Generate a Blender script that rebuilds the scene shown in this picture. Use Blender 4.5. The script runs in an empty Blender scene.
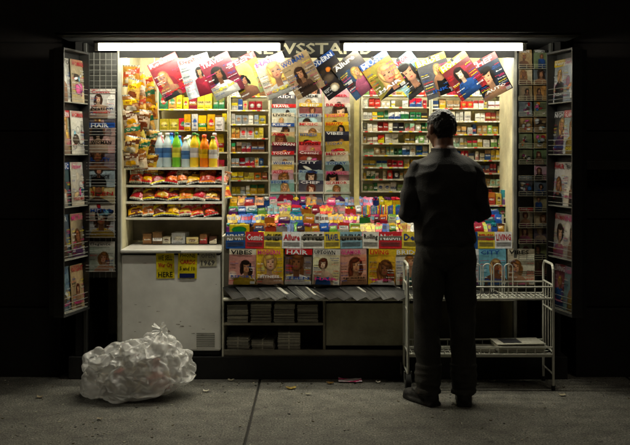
import bpy, bmesh, math, random
import numpy as np
from mathutils import Vector, Matrix, noise
R = random.Random(7)
scene = bpy.context.scene
FL, CD, CH = 1005.0, 6.66, 1.5      # survey constants: scale, stand distance, eye height
def X(px, y=0.0): return (px-315.0)*(CD+y)/FL
def Z(py, y=0.0): return CH-(py-152.0)*(CD+y)/FL
_lc={}
def lin(c):
    k=tuple(c[:3])
    if k not in _lc: _lc[k]=tuple((v/12.92 if v <= .04045 else ((v+.055)/1.055)**2.4) for v in k)
    return _lc[k]
def hexc(h):
    return tuple(int(h[i:i+2],16)/255 for i in (0,2,4))

# ---------------------------------------------------------------- materials
def vc_mat(name, rough=.45, metal=0.0, noise_amt=.25, nscale=30, bump=0.0, bscale=80, trans=0.0, coat=0.0):
    m = bpy.data.materials.new(name); m.use_nodes = True
    nt = m.node_tree; b = nt.nodes['Principled BSDF']
    a = nt.nodes.new('ShaderNodeAttribute'); a.attribute_name = 'Col'
    tc = nt.nodes.new('ShaderNodeTexCoord')
    n = nt.nodes.new('ShaderNodeTexNoise'); n.inputs['Scale'].default_value = nscale; n.inputs['Detail'].default_value = 4; n.inputs['Roughness'].default_value=.6
    nt.links.new(tc.outputs['Object'], n.inputs['Vector'])
    mr = nt.nodes.new('ShaderNodeMapRange'); mr.inputs['From Min'].default_value=.33; mr.inputs['From Max'].default_value=.67
    mr.inputs['To Min'].default_value = 1-noise_amt; mr.inputs['To Max'].default_value = 1.0
    nt.links.new(n.outputs['Fac'], mr.inputs['Value'])
    mx = nt.nodes.new('ShaderNodeVectorMath'); mx.operation='SCALE'
    nt.links.new(a.outputs['Color'], mx.inputs[0]); nt.links.new(mr.outputs['Result'], mx.inputs['Scale'])
    nt.links.new(mx.outputs['Vector'], b.inputs['Base Color'])
    b.inputs['Roughness'].default_value = rough; b.inputs['Metallic'].default_value = metal
    b.inputs['Transmission Weight'].default_value = trans; b.inputs['Coat Weight'].default_value = coat
    if bump:
        n2 = nt.nodes.new('ShaderNodeTexNoise'); n2.inputs['Scale'].default_value = bscale
        nt.links.new(tc.outputs['Object'], n2.inputs['Vector'])
        bp = nt.nodes.new('ShaderNodeBump'); bp.inputs['Strength'].default_value = bump; bp.inputs['Distance'].default_value=.01
        nt.links.new(n2.outputs['Fac'], bp.inputs['Height']); nt.links.new(bp.outputs['Normal'], b.inputs['Normal'])
    return m
M_PRINT = vc_mat('printed_paper', .33, noise_amt=.28, nscale=60, bump=.25, bscale=9)
M_PACK = vc_mat('packaging', .3, noise_amt=.42, nscale=70, bump=.15, bscale=40)
M_FOIL = vc_mat('snack_foil', .22, noise_amt=.35, nscale=50, bump=.5, bscale=45)
M_METAL = vc_mat('painted_metal', .4, noise_amt=.4, nscale=9, bump=.1, bscale=30)
M_DARK = vc_mat('dark_paint', .85, noise_amt=.5, nscale=6, bump=.2, bscale=20)
M_WOOD = vc_mat('painted_board', .6, noise_amt=.35, nscale=7, bump=.2, bscale=60)
M_BOTTLE = vc_mat('bottle_plastic', .1, noise_amt=.1, coat=.5)
M_CLOTH = vc_mat('cloth', .75, noise_amt=.45, nscale=12, bump=.35, bscale=180)
M_HAIR = vc_mat('hair', .55, noise_amt=.6, nscale=70, bump=.8, bscale=130)
M_SKIN = vc_mat('skin', .5, noise_amt=.15, nscale=20)
M_ENAMEL = vc_mat('white_enamel', .28, noise_amt=.22, nscale=4, bump=.06, bscale=10, coat=.3)

# ---------------------------------------------------------------- mesh builder
BOXF=np.array([0,1,3,2,4,6,7,5,0,4,5,1,2,3,7,6,0,2,6,4,1,5,7,3]); BOXN=np.full(6,4)
BOXV=np.array([(i,j,k) for i in(-1,1) for j in(-1,1) for k in(-1,1)],float)*.5
_ft={}; _el={}
def sc(c,k): return tuple(min(1,max(0,round(v*k,2))) for v in c)
def mixc(a,b,t): return tuple(round(x*(1-t)+y*t,2) for x,y in zip(a,b))
class MB:
    def __init__(s): s.V=[]; s.L=[]; s.N=[]; s.C=[]; s.S=[]; s.n=0
    def raw(s,vs,idx,cnt,col,M,smooth):
        if M is not None:
            m=np.array(M); vs=vs@m[:3,:3].T+m[:3,3]
        s.V.append(vs); s.L.append(idx+s.n); s.N.append(cnt); s.n+=len(vs)
        if isinstance(col,np.ndarray): s.C.append(col[idx])          # colour per vertex
        elif isinstance(col,list): s.C.append(np.repeat(np.array([lin(c) for c in col]),cnt,axis=0))
        else: s.C.append(np.tile(lin(col),(len(idx),1)))
        s.S.append(np.full(len(cnt),smooth))
    def add(s, vs, fs, col, M=None, smooth=False):
        s.raw(np.array([tuple(v) for v in vs],float),np.array([k for f in fs for k in f]),np.array([len(f) for f in fs]),col,M,smooth)
    def box(s,c,d,col,M=None): s.raw(BOXV*np.array(d)+np.array(c),BOXF,BOXN,col,M,False)
    def bx(s, x0,x1,y0,y1,z0,z1,col,M=None):
        s.box(((x0+x1)/2,(y0+y1)/2,(z0+z1)/2),(abs(x1-x0),abs(y1-y0),abs(z1-z0)),col,M)
    def rect(s,x0,x1,z0,z1,y,col,M=None):
        s.raw(np.array([(x0,y,z0),(x1,y,z0),(x1,y,z1),(x0,y,z1)]),np.arange(4),np.array([4]),col,M,False)
    def poly(s,pts,y,col,M=None):
        if isinstance(col,list): col=np.array([lin(c) for c in col])
        s.raw(np.array([(p[0],y,p[1]) for p in pts]),np.arange(len(pts)),np.array([len(pts)]),col,M,False)
    def ell(s,cx,cz,rx,rz,y,col,M=None,n=12,rot=0):
        a=np.arange(n)*2*math.pi/n; px,pz=rx*np.cos(a),rz*np.sin(a); c,q=math.cos(rot),math.sin(rot)
        s.raw(np.stack([cx+px*c-pz*q,np.full(n,y),cz+px*q+pz*c],1),np.arange(n),np.array([n]),col,M,False)
    def gell(s,cx,cz,rx,rz,y,c0,c1,c2,M=None,n=14,rot=0,lx=0,lz=0,lim=None):
        """soft-edged printed ellipse: centre, mid and rim colours"""
        if n not in _el:
            fs=[(0,1+i,1+(i+1)%n) for i in range(n)]+[(1+i,1+n+i,1+n+(i+1)%n,1+(i+1)%n) for i in range(n)]
            _el[n]=(np.array([k for f in fs for k in f]),np.array([3]*n+[4]*n))
        a=np.arange(n)*2*math.pi/n; c,q=math.cos(rot),math.sin(rot); px,pz=rx*np.cos(a),rz*np.sin(a)
        ex=px*c-pz*q; ez=px*q+pz*c
        xs=np.concatenate([[lx*rx],ex*.68,ex])+cx; zs=np.concatenate([[lz*rz],ez*.68,ez])+cz
        if lim: xs=np.clip(xs,-lim[0]/2+.001,lim[0]/2-.001); zs=np.clip(zs,.001,lim[1]-.001)
        vc=np.concatenate([[lin(c0)],np.tile(lin(c1),(n,1)),np.tile(lin(c2),(n,1))])
        s.raw(np.stack([xs,np.full(2*n+1,y),zs],1),_el[n][0],_el[n][1],vc,M,False)
    def cyl(s,p0,p1,r,col,n=6,r2=None,M=None):
        p0=Vector(p0);p1=Vector(p1);d=(p1-p0)
        if d.length<1e-6:return
        q=np.array(d.to_track_quat('Z','Y').to_matrix()); r2=r if r2 is None else r2
        a=np.arange(n)*2*math.pi/n; ring=np.stack([np.cos(a),np.sin(a),0*a],1)@q.T
        vs=np.concatenate([ring*r+np.array(p0),ring*r2+np.array(p1)])
        if n not in _ft:
            fs=[(i,(i+1)%n,n+(i+1)%n,n+i) for i in range(n)]; caps=[tuple(range(n-1,-1,-1)),tuple(range(n,2*n))]
            _ft[n]=(np.array([k for f in fs for k in f]),np.full(n,4),np.array([k for f in caps for k in f]),np.array([n,n]))
        t=_ft[n]
        s.raw(vs,t[0],t[1],col,M,True); s.raw(vs,t[2],t[3],col,M,False)
    def path(s,pts,r,col,n=6):
        for a,b in zip(pts,pts[1:]): s.cyl(a,b,r,col,n)
    def lathe(s,prof,cols,o,n=14):
        vs=[];fs=[];cl=[]
        for (r,z) in prof:
            for i in range(n):
                a=2*math.pi*i/n; vs.append((o[0]+r*math.cos(a),o[1]+r*math.sin(a),o[2]+z))
        for k in range(len(prof)-1):
            for i in range(n):
                fs.append((k*n+i,k*n+(i+1)%n,(k+1)*n+(i+1)%n,(k+1)*n+i)); cl.append(cols[k])
        s.add(vs,fs,cl,None,True)
        s.add(vs[-n:],[tuple(range(n))],cols[-1])
    def obj(s,name,mat,parent=None,bevel=0):
        V=np.concatenate(s.V).astype(np.float32); L=np.concatenate(s.L).astype(np.int32); N=np.concatenate(s.N).astype(np.int32)
        C=np.concatenate(s.C); S=np.concatenate(s.S)
        me=bpy.data.meshes.new(name); me.vertices.add(len(V)); me.vertices.foreach_set('co',V.ravel())
        me.loops.add(len(L)); me.loops.foreach_set('vertex_index',L); me.polygons.add(len(N))
        st=np.concatenate([[0],np.cumsum(N)[:-1]]).astype(np.int32); me.polygons.foreach_set('loop_start',st); me.polygons.foreach_set('loop_total',N)
        me.polygons.foreach_set('use_smooth',S.astype(bool)); me.update(calc_edges=True)
        at=me.color_attributes.new('Col','FLOAT_COLOR','CORNER')
        cc=np.ones((len(L),4),np.float32); cc[:,:3]=C; at.data.foreach_set('color',cc.ravel())
        me.materials.append(mat); me.update()
        o=bpy.data.objects.new(name,me); scene.collection.objects.link(o)
        if parent: o.parent=parent
        if bevel:
            b=o.modifiers.new('bevel','BEVEL'); b.width=bevel; b.segments=2; b.limit_method='ANGLE'
        return o
def empty(name):
    e=bpy.data.objects.new(name,None); scene.collection.objects.link(e); return e
def frame(o,n=(0,-1,0),roll=0,tilt=0):
    n=Vector(n).normalized(); z=Vector((0,0,1)); x=z.cross(n)
    R3=Matrix((x,-n,z)).transposed().to_4x4()
    return Matrix.Translation(o)@R3@Matrix.Rotation(-tilt,4,'X')@Matrix.Rotation(-roll,4,'Y')

# ---------------------------------------------------------------- lettering
_wc={}
def word(w):
    if w in _wc: return _wc[w]
    cu=bpy.data.curves.new('t','FONT'); cu.body=w; cu.resolution_u=1; cu.offset=.022; cu.fill_mode='FRONT'
    ob=bpy.data.objects.new('t',cu)
    me=ob.to_mesh()
    v=np.zeros(len(me.vertices)*3); me.vertices.foreach_get('co',v); v=v.reshape(-1,3)[:,:2]
    mn=v.min(0); mx=v.max(0); hh=mx[1]-mn[1]; v=(v-mn)/hh
    idx=np.array([k for p in me.polygons for k in p.vertices]); cnt=np.array([len(p.vertices) for p in me.polygons])
    ob.to_mesh_clear(); bpy.data.objects.remove(ob); bpy.data.curves.remove(cu)
    _wc[w]=(v,idx,cnt,(mx[0]-mn[0])/hh); return _wc[w]
def text(mb,M,w,x,z,h,y,col,width=None,align='l'):
    v,idx,cnt,asp=word(w); sx=h
    if width: sx=width/asp
    wd=sx*asp
    if align=='c': x-=wd/2
    if align=='r': x-=wd
    mb.raw(np.stack([x+v[:,0]*sx,np.full(len(v),y),z+v[:,1]*h],1),idx,cnt,col,M,False)
TIT=['STYLE','UPTOWN','WEEKLY','GLAMOR','MODERN','TRAVEL','SPORT','MUSIC','METRO','CITY','HOME','HEALTH','AUTO','WOMAN','TODAY','NIGHT','BEAUTY','FITNESS','TEEN','LIVING','FASHION','GAMER','REPORT','INK','HAIR','SCIENCE','VIBES','RIDER','CHEF','BRIDE','Vanity','Cosmic','Parade','Allure','Elegance','Outdoor','Savvy','Nation','Rolling','Detail']
SUB=['SECRETS','of summer','LOVE','new looks','BEST 50','hot trends','Win big','EXCLUSIVE','inside','the star','Diet tips','MONEY','Top Ten','Fall guide','plus','special','SHOCK','2009','baby news','the list']
BG=['f2eee2','d9262c','1a1a1e','f4c724','2f6db5','e35fa0','7ec4dd','efe6d0','b31f2a','f08a24','1f7a4a','cfd3d6','f6f6f0','8d2a6b','13294b','d8b98a','ffffff','e9e3d8','3a2c20','5a4a3a']
SK=['e3b08c','c98e65','f0c9a8','8a5636','d8a07a','c48a68']
HR=['1b120d','3a2215','6b3f1f','c99a4b','b8905a','120d0b','5a2818','2a1a12','8a5a2a']
CL=['a8203a','111111','e8e4dc','2557a0','c9a22c','5d2f66','1f6a60','c7678a','3a3a3a','1a1a22','6a4a3a']
INKC=['ffffff','f7e017','d81f26','111111','1e4fa3','e6398b']
def cover(mb,M,w,h,r=R,thick=.004,title=None,dense=True,bg=None,dim=1.0):
    """flat printed magazine; local x right, z up, origin bottom centre, faces -y"""
    bgc=sc(hexc(bg or r.choice(BG)),dim); lum=sum(bgc)/3; lim=(w,h)
    mb.box((0,thick/2,h/2),(w,thick,h),bgc if lum>.3 else sc(bgc,1.4),M)
    e=.0007; a=-w/2; k=-e
    D=lambda c:sc(c,dim)
    b2=mixc(bgc,D(hexc(r.choice(BG))),r.uniform(.1,.7))
    q0,q1,q2,q3=[sc(mixc(bgc,b2,r.random()),r.uniform(.75,1.15)) for _ in range(4)]
    mb.poly([(a,0),(-a,0),(-a,.84*h),(a,.84*h)],k,[q0,q1,q2,q3],M)
    for q in range(3):
        c=sc(mixc(b2,bgc,r.random()),r.uniform(.7,1.3)); mb.gell(r.uniform(-.4,.4)*w,r.uniform(.1,.7)*h,r.uniform(.15,.3)*w,r.uniform(.1,.3)*h,k*(1.3+.2*q),c,mixc(c,b2,.3),mixc(b2,q0,.5),M,10,0,0,0,lim)
    st=r.random()
    if st>.18:
        s=w*r.uniform(.7,1.75); hz=h*r.uniform(.44,.68); cx=r.uniform(-.2,.2)*w; hair=D(hexc(r.choice(HR))); sk=D(hexc(r.choice(SK))); cl=D(hexc(r.choice(CL)))
        s=min(s,(w/2-abs(cx))/.2); tl=r.uniform(-.5,.5); rx,rz=.12*s,.165*s; lg=r.random()
        cw=lambda x:max(a+.001,min(-a-.001,x)); ch=lambda z:max(.001,min(h*.98,z))
        top=ch(hz-.26*s); sh=r.uniform(.28,.42)*s; sl_=r.uniform(-.09,.09)*s
        edge=mixc(hair,b2,.45)
        mb.gell(cx-.01*s,hz+.01*s,rx*1.5,rz*1.35,k*2,sc(hair,1.1),hair,edge,M,14,tl*.3,0,0,lim)
        if lg<.7:
            for sx in(-1,1):
                mb.gell(cx+sx*rx*r.uniform(.8,1.2),hz-r.uniform(.08,.2)*s,rx*r.uniform(.45,.8),rz*r.uniform(.8,1.5),k*(2.3+.2*sx),sc(hair,r.uniform(1.1,1.9)),hair,edge,M,10,r.uniform(-.3,.3),0,0,lim)
        bc=cl if r.random()<.6 else sc(sk,.93); bd=sc(bc,.55)
        mb.poly([(cw(cx-sh),.001),(cw(cx+sh),.001),(cw(cx+sh*.97),ch(top-.13*s+sl_)),(cw(cx+.2*s),ch(top-.02*s)),(cx+.07*s,ch(top+.02*s)),(cx-.07*s,ch(top+.02*s)),(cw(cx-.2*s),ch(top-.02*s)),(cw(cx-sh*.97),ch(top-.13*s-sl_))],k*3,[bd,sc(bc,.65),sc(bc,.8),bc,sc(bc,.9),sc(bc,.9),sc(bc,1.1),sc(bc,.7)],M)
        if r.random()<.6:
            mb.poly([(cw(cx-sh*.8),.001),(cw(cx+sh*.8),.001),(cw(cx+sh*.6),ch(top-.2*s)),(cx,ch(top-.27*s)),(cw(cx-sh*.6),ch(top-.2*s))],k*3.4,[sc(cl,.5),sc(cl,.6),sc(cl,1.05),cl,sc(cl,.8)],M)
        mb.poly([(cx-.065*s,ch(top-.05*s)),(cx+.065*s,ch(top-.05*s)),(cx+.055*s,hz-.08*s),(cx-.055*s,hz-.08*s)],k*4,[sc(sk,.85),sc(sk,.8),sc(sk,.5),sc(sk,.6)],M)
        fx=cx+.05*s*tl
        mb.gell(fx,hz,rx,rz,k*5,sc(sk,1.12),sk,sc(sk,.66),M,16,tl*.6,.25*(1 if tl<0 else -1),.15,lim)
        for sx in(-1,1):
            mb.gell(fx+sx*.05*s+.02*s*tl,hz+.02*s,.030*s,.017*s,k*5.6,sc(sk,.2),sc(sk,.45),sc(sk,.9),M,8,sx*.15)
            mb.rect(fx+sx*.05*s-.026*s+.02*s*tl,fx+sx*.05*s+.026*s+.02*s*tl,hz+.048*s,hz+.055*s,k*5.6,sc(sk,.55),M)
        mb.gell(fx+.02*s*tl,hz-.082*s,.036*s,.016*s,k*5.6,D((.6,.14,.16)),D((.66,.25,.25)),sc(sk,.88),M,8)
        mb.gell(fx+.03*s*tl,hz-.035*s,.018*s,.022*s,k*5.5,sc(sk,.72),sc(sk,.85),sk,M,8)
        mb.gell(fx-.03*s*(1 if tl>0 else -1),hz+rz*.82,rx*1.05,rz*.40,k*6,sc(hair,1.5),hair,sc(hair,.8),M,10,r.uniform(-.4,.4),0,0,lim)
        mb.gell(fx-rx*.95,hz+rz*.15,rx*.3,rz*.8,k*6.1,sc(hair,1.4),hair,sc(hair,.7),M,8,.15,0,0,lim); mb.gell(fx+rx*.97,hz+rz*.1,rx*.28,rz*.75,k*6.1,hair,sc(hair,.9),sc(hair,.7),M,8,-.15,0,0,lim)
    else:
        for _ in range(8):
            c=D(hexc(r.choice(BG))); mb.gell(r.uniform(-.3,.3)*w,r.uniform(.15,.65)*h,r.uniform(.05,.25)*w,r.uniform(.03,.13)*h,k*(2+.3*_),sc(c,1.2),c,sc(c,.5),M,10,r.uniform(-.5,.5),.2,.3,lim)
    t=title or r.choice(TIT)
    tc='ffffff' if lum<.35 else r.choice(['d81f26','111111','1e4fa3','e6398b','c8102e'])
    if r.random()<.25:
        mb.rect(a,-a,.84*h,h,k*7,D(hexc(r.choice(['d81f26','111111','1e4fa3','f7d117']))),M); tc='ffffff'
    text(mb,M,t,a+.05*w,.845*h,.12*h,k*8,D(hexc(tc)),width=.9*w*r.uniform(.75,1))
    mb.rect(a+.05*w,a+r.uniform(.3,.9)*w,.975*h,.985*h,k*8,D(hexc(tc)),M)
    if dense:
        for side in(-1,1):
            z=r.uniform(.60,.75)*h
            while z>.08*h:
                hh=r.choice([.022,.028,.038])*h
                if r.random()<.75:
                    c=r.choice(INKC) if lum<.6 else r.choice(['111111','d81f26','1e4fa3','ffffff'])
                    ww=r.uniform(.16,.32)*w
                    text(mb,M,r.choice(SUB),(a+.04*w) if side<0 else (-a-.04*w-ww),z,hh,k*8,D(hexc(c)),width=ww)
                z-=hh*1.6
        if r.random()<.5:
            text(mb,M,r.choice(TIT+SUB),0,r.uniform(.08,.2)*h,.075*h,k*9,D(hexc(r.choice(INKC))),width=r.uniform(.5,.85)*w,align='c')
        if r.random()<.5:
            mb.rect(-a-.2*w,-a-.04*w,.03*h,.1*h,k*9,D((.95,.95,.95)),M)
            for i in range(6): mb.rect(-a-.19*w+i*.023*w,-a-.18*w+i*.023*w,.035*h,.095*h,k*10,(.05,.05,.05),M)

def prod(mb,x,y,z,w,h,d,c1,c2,r=R,M0=None,rot=0):
    M=Matrix.Translation((x,y,z))@Matrix.Rotation(rot,4,'Z')
    if M0 is not None: M=M0@M
    mb.box((0,d/2,h/2),(w,d,h),c1,M)
    t=r.random(); e=-.0007
    if t<.35: mb.rect(-w/2,w/2,h*.25,h*.5,e,c2,M)
    elif t<.6: mb.gell(0,h*.5,w*.38,h*.28,e,sc(c2,1.2),c2,c1,M,10)
    elif t<.85: mb.rect(-w/2,w/2,h*.6,h*.98,e,c2,M)
    else: mb.poly([(-w/2,0),(w/2,0),(w/2,h*.7),(-w/2,h*.3)],e,c2,M)
    mb.rect(-w*.4,w*.3,h*.08,h*.13,e,mixc(c1,(.1,.1,.1),.6),M)
    lum=sum(c2)/3
    text(mb,M,r.choice(SUB+TIT),0,h*.36,h*.14,e*2,(.06,.06,.08) if lum>.5 else (.95,.95,.9),width=w*.75,align='c')
SEED=[0]
def muted(c,r,a=.28):
    g=sum(c)/3; t=r.uniform(0,a); k=r.uniform(.72,1.05)
    return sc(mixc(c,(g,g*.97,g*.9),t),k)
def fill(mb,x0,x1,z,y,hr,wr,d,pal,r=R,gap=.003,miss=.03,rep=3):
    x=x0
    while x<x1-wr[0]:
        w=r.uniform(*wr); h=r.uniform(*hr); c1=muted(hexc(r.choice(pal)),r); c2=muted(hexc(r.choice(pal+['ffffff','d81f26','f7e017'])),r); SEED[0]+=1
        for _ in range(r.randint(1,rep)):
            if x+w>x1: break
            if r.random()>miss:
                prod(mb,x+w/2,y+r.uniform(0,.018),z,w,h*r.uniform(.96,1),d,c1,c2,random.Random(SEED[0]),rot=r.uniform(-.14,.14))
            x+=w+gap
        x+=r.choice([0,0,.006])
def bag(mb,M,w,h,c1,c2,c3,r=R,puff=.035):
    nx,nz=12,16; vs=[];fs=[];cl=[]
    sd=r.uniform(0,100); wob=r.uniform(.1,.35)
    for side in(-1,1):
        o=len(vs)
        for j in range(nz+1):
            for i in range(nx+1):
                u=-1+2*i/nx; v=-1+2*j/nz
                p=puff*(1-abs(u)**2.6)*(1-abs(v)**3.5)
                q=noise.noise(Vector((u*2.2+sd,v*2.2,side)))*.4+noise.noise(Vector((u*7+sd,v*3,side)))*.25
                p=max(0.001,p*(1+q))
                vs.append((u*w/2*(1-.05*(1-v*v)),side*p,(v+1)/2*h))
        for j in range(nz):
            for i in range(nx):
                a=o+j*(nx+1)+i; f=(a,a+1,a+nx+2,a+nx+1)
                fs.append(f if side<0 else f[::-1])
                u=-1+2*(i+.5)/nx; v=-1+2*(j+.5)/nz
                c=c1
                if abs(v)>.88: c=(.65,.65,.6) if i%2 else (.45,.45,.42)
                elif .05+u*wob<v<.55+u*wob: c=c2
                elif (u/.75)**2+((v+.4)/.3)**2<1: c=c3
                elif v<-.72: c=c2
                cl.append(c)
    mb.add(vs,fs,cl,M,True)
    text(mb,M,r.choice(['BEST 50','CHEF','HOME','special']),0,h*.58,h*.12,-puff*1.05,(.95,.9,.8) if sum(c2)<1.5 else (.5,.08,.05),width=w*.55,align='c')

# ================================================================ GROUND
def proc_ground(name,base,var,scale,spots=True):
    m=bpy.data.materials.new(name); m.use_nodes=True; nt=m.node_tree; b=nt.nodes['Principled BSDF']
    N=nt.nodes.new; L=nt.links.new
    tc=N('ShaderNodeTexCoord')
    n1=N('ShaderNodeTexNoise'); n1.inputs['Scale'].default_value=scale; n1.inputs['Detail'].default_value=8; n1.inputs['Roughness'].default_value=.65
    n2=N('ShaderNodeTexNoise'); n2.inputs['Scale'].default_value=scale*110; n2.inputs['Detail'].default_value=3
    n3=N('ShaderNodeTexNoise'); n3.inputs['Scale'].default_value=scale*9; n3.inputs['Detail'].default_value=6; n3.inputs['Roughness'].default_value=.7
    for n in(n1,n2,n3): L(tc.outputs['Object'],n.inputs['Vector'])
    r=N('ShaderNodeValToRGB'); r.color_ramp.elements[0].position=.3; r.color_ramp.elements[1].position=.72
    r.color_ramp.elements[0].color=(*[v*(1-var) for v in base],1); r.color_ramp.elements[1].color=(*[v*(1+var) for v in base],1)
    L(n1.outputs['Fac'],r.inputs['Fac'])
    def mul(fac,lo,hi,a,b_,src):
        mr=N('ShaderNodeMapRange'); mr.inputs['From Min'].default_value=lo; mr.inputs['From Max'].default_value=hi
        mr.inputs['To Min'].default_value=a; mr.inputs['To Max'].default_value=b_
        L(fac,mr.inputs['Value']); v=N('ShaderNodeVectorMath'); v.operation='SCALE'
        L(src,v.inputs[0]); L(mr.outputs['Result'],v.inputs['Scale']); return v.outputs['Vector']
    c=mul(n2.outputs['Fac'],.32,.68,.2,1.8,r.outputs['Color'])
    c=mul(n3.outputs['Fac'],.35,.65,.6,1.2,c)
    if spots:
        vo=N('ShaderNodeTexVoronoi'); vo.inputs['Scale'].default_value=3.2; vo.inputs['Randomness'].default_value=1
        L(tc.outputs['Object'],vo.inputs['Vector'])
        c=mul(vo.outputs['Distance'],.05,.08,.45,1,c)
        v2=N('ShaderNodeTexVoronoi'); v2.inputs['Scale'].default_value=55; L(tc.outputs['Object'],v2.inputs['Vector'])
        c=mul(v2.outputs['Distance'],.12,.2,1.9,1,c)
    L(c,b.inputs['Base Color']); b.inputs['Roughness'].default_value=.8
    bp=N('ShaderNodeBump'); bp.inputs['Strength'].default_value=.7; bp.inputs['Distance'].default_value=.005
    ad=N('ShaderNodeMath'); ad.operation='ADD'; L(n2.outputs['Fac'],ad.inputs[0]); L(n3.outputs['Fac'],ad.inputs[1])
    L(ad.outputs[0],bp.inputs['Height']); L(bp.outputs['Normal'],b.inputs['Normal'])
    return m
M_CONC=proc_ground('concrete',(.122,.117,.10),.3,.9)
M_ASPH=proc_ground('asphalt',(.05,.05,.05),.2,.7,False)
M_JOINT=proc_ground('joint_dirt',(.02,.018,.016),.2,3,False)
def plain_box_obj(name,boxes,mat,parent=None,bevel=0):
    mb=MB()
    for b in boxes: mb.bx(*b,(.5,.5,.5))
    return mb.obj(name,mat,parent,bevel)
g=plain_box_obj('ground',[(-300,300,-300,300,-.40,-.145)],M_ASPH)
slabs=[]
sl=2.44; gx=.006
xs=-.362-sl*8
for i in range(17):
    for j in range(5):
        y1=.5-j*sl
        slabs.append((xs+i*sl+gx,xs+(i+1)*sl-gx,y1-sl+gx,y1-gx,-.10,0))
sw=empty('sidewalk')
plain_box_obj('slabs',slabs,M_CONC,sw,bevel=.006)
plain_box_obj('joint_bed',[(-19.8,21.0,-11.7,1.5,-.143,-.012)],M_JOINT,sw)
plain_box_obj('kerb',[(-19.8,21.0,-11.86,-11.702,-.143,.004)],M_CONC,sw,bevel=.012)
rm=MB()
for i in range(12): rm.bx(-30+i*6,-27+i*6,-17.1,-16.98,-.141,-.140,(.75,.75,.7))
rm.obj('road_marking',M_WOOD)

# ================================================================ BUILDING BEHIND
bl=empty('stone_building'); mb=MB()
DK=(.095,.068,.06)
def panel_wall(x0,x1,z0,z1,y):
    mb.bx(x0,x1,y+.02,y+.4,z0,z1,(.07,.055,.05))
    nx=max(1,round(abs(x1-x0)/.9)); nz=max(1,round((z1-z0)/.62))
    for i in range(nx):
        for j in range(nz):
            a=x0+(x1-x0)*i/nx; b=x0+(x1-x0)*(i+1)/nx; c=z0+(z1-z0)*j/nz; d=z0+(z1-z0)*(j+1)/nz
            k=R.uniform(.85,1.1)
            mb.bx(a+.005,b-.005,y,y+.03,c+.005,d-.005,tuple(v*k for v in DK))
panel_wall(-12,-1.70,0.45,7,.12); panel_wall(1.74,12,.45,7,.12); panel_wall(-1.70,1.74,2.62,7,.12)
mb.bx(-12,-1.70,.04,.5,0,.45,(.07,.06,.055)); mb.bx(1.74,12,.04,.5,0,.45,(.07,.06,.055))
mb.bx(1.78,12,.02,.14,1.38,1.44,(.17,.15,.13))
mb.bx(-12,12,-.0,.3,3.6,3.8,(.12,.1,.09))
mb.obj('wall',M_DARK,bl,bevel=.004)
wm=MB()
for k in range(6):
    for s in(-1,1):
        x=s*(2.9+k*1.5)
        wm.bx(x-.5,x+.5,.085,.11,4.3,6.1,(.05,.06,.07)); wm.bx(x-.55,x+.55,.07,.12,4.2,4.3,(.2,.18,.16)); wm.bx(x-.55,x+.55,.07,.12,6.1,6.2,(.2,.18,.16))
        wm.bx(x-.02,x+.02,.075,.09,4.3,6.1,(.2,.18,.16))
wm.obj('windows',M_DARK,bl)

# ================================================================ NEWSSTAND SHELL
ns=empty('newsstand')
BL=(.09,.085,.08); CR=(.80,.77,.63); WH=(.86,.85,.78)
mb=MB()
xL,xR=X(83),X(553)
mb.bx(xL-.09,xR+.09,-.03,1.1,0,Z(356),BL)
mb.bx(xL-.10,xR+.10,-.335,1.1,2.235,2.60,(.06,.06,.06))
mb.bx(xL-.12,xR+.12,-.35,-.337,2.25,2.58,(.055,.055,.055))
mb.bx(xL-.05,xL,-.01,1.05,Z(356),2.23,BL); mb.bx(xR,xR+.05,-.01,1.05,Z(356),2.23,BL)
mb.bx(xL-.05,xR+.05,1.05,1.1,Z(356),2.23,BL)
mb.obj('frame',M_DARK,ns,bevel=.004)
mb=MB()
BY=.80
mb.bx(xL+.002,xR-.002,BY+.002,BY+.03,Z(356)+.002,2.23,CR)
mb.bx(X(118)-.012,X(118)+.006,.03,BY,Z(356)+.002,2.228,CR); mb.bx(X(515)-.006,X(515)+.012,.03,BY,Z(356)+.002,2.228,CR)
mb.bx(X(118)+.01,X(515)-.01,-.0,BY-.002,2.212,2.229,(.88,.85,.7))
mb.obj('interior_walls',M_WOOD,ns)
mb=MB()
mb.bx(X(118),X(121.5),-.02,.025,Z(356),2.22,(.62,.62,.58)); mb.bx(X(513),X(516.5),-.02,.025,Z(356),2.22,(.5,.5,.47))
mb.bx(X(84),X(87.5),-.02,.025,Z(356),2.22,(.2,.2,.19)); mb.bx(X(549),X(552.5),-.02,.025,Z(356),2.22,(.2,.2,.19))
mb.obj('posts',M_METAL,ns,bevel=.003)
mb=MB()
mb.bx(X(121),X(513),-.055,-.035,2.12,2.232,(.07,.07,.07))
text(mb,None,'NEWSSTAND',X(311,-.05),2.142,.075,-.0565,(.62,.6,.5),width=.84,align='c')
mb.obj('sign_band',M_DARK,ns)

mb=MB()
cx0,cx1=X(224),X(512)
zc=Z(356)
mb.bx(cx0-.012,cx0,-.02,.55,zc,Z(236),WH)
mb.bx(cx0,cx1,-.10,.55,Z(301,-.1)-.0,Z(299,-.1),WH)
mb.bx(cx0,cx1,.40,.42,zc,Z(301,-.1),(.45,.44,.38))
mb.bx(X(323),X(325.5),-.015,.40,zc,Z(301,-.1)-.002,(.55,.53,.45))
mb.bx(X(430),X(432),-.015,.40,zc,Z(301,-.1)-.002,(.45,.44,.38))
mb.bx(cx0,X(323),-.01,.398,Z(325),Z(322.5),(.7,.68,.6))
mb.bx(cx0,cx1,-.029,-.012,Z(354),Z(349),(.5,.48,.42)); mb.bx(cx0,cx1,-.02,.39,zc+.001,zc+.02,(.4,.38,.34))
mb.bx(X(326),X(428),.005,.02,Z(345,.02),Z(303,.02),(.66,.65,.55))
mb.bx(cx0,cx1,-.005,.01,Z(299,-.1)+.002,Z(236),(.5,.48,.42))
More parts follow.
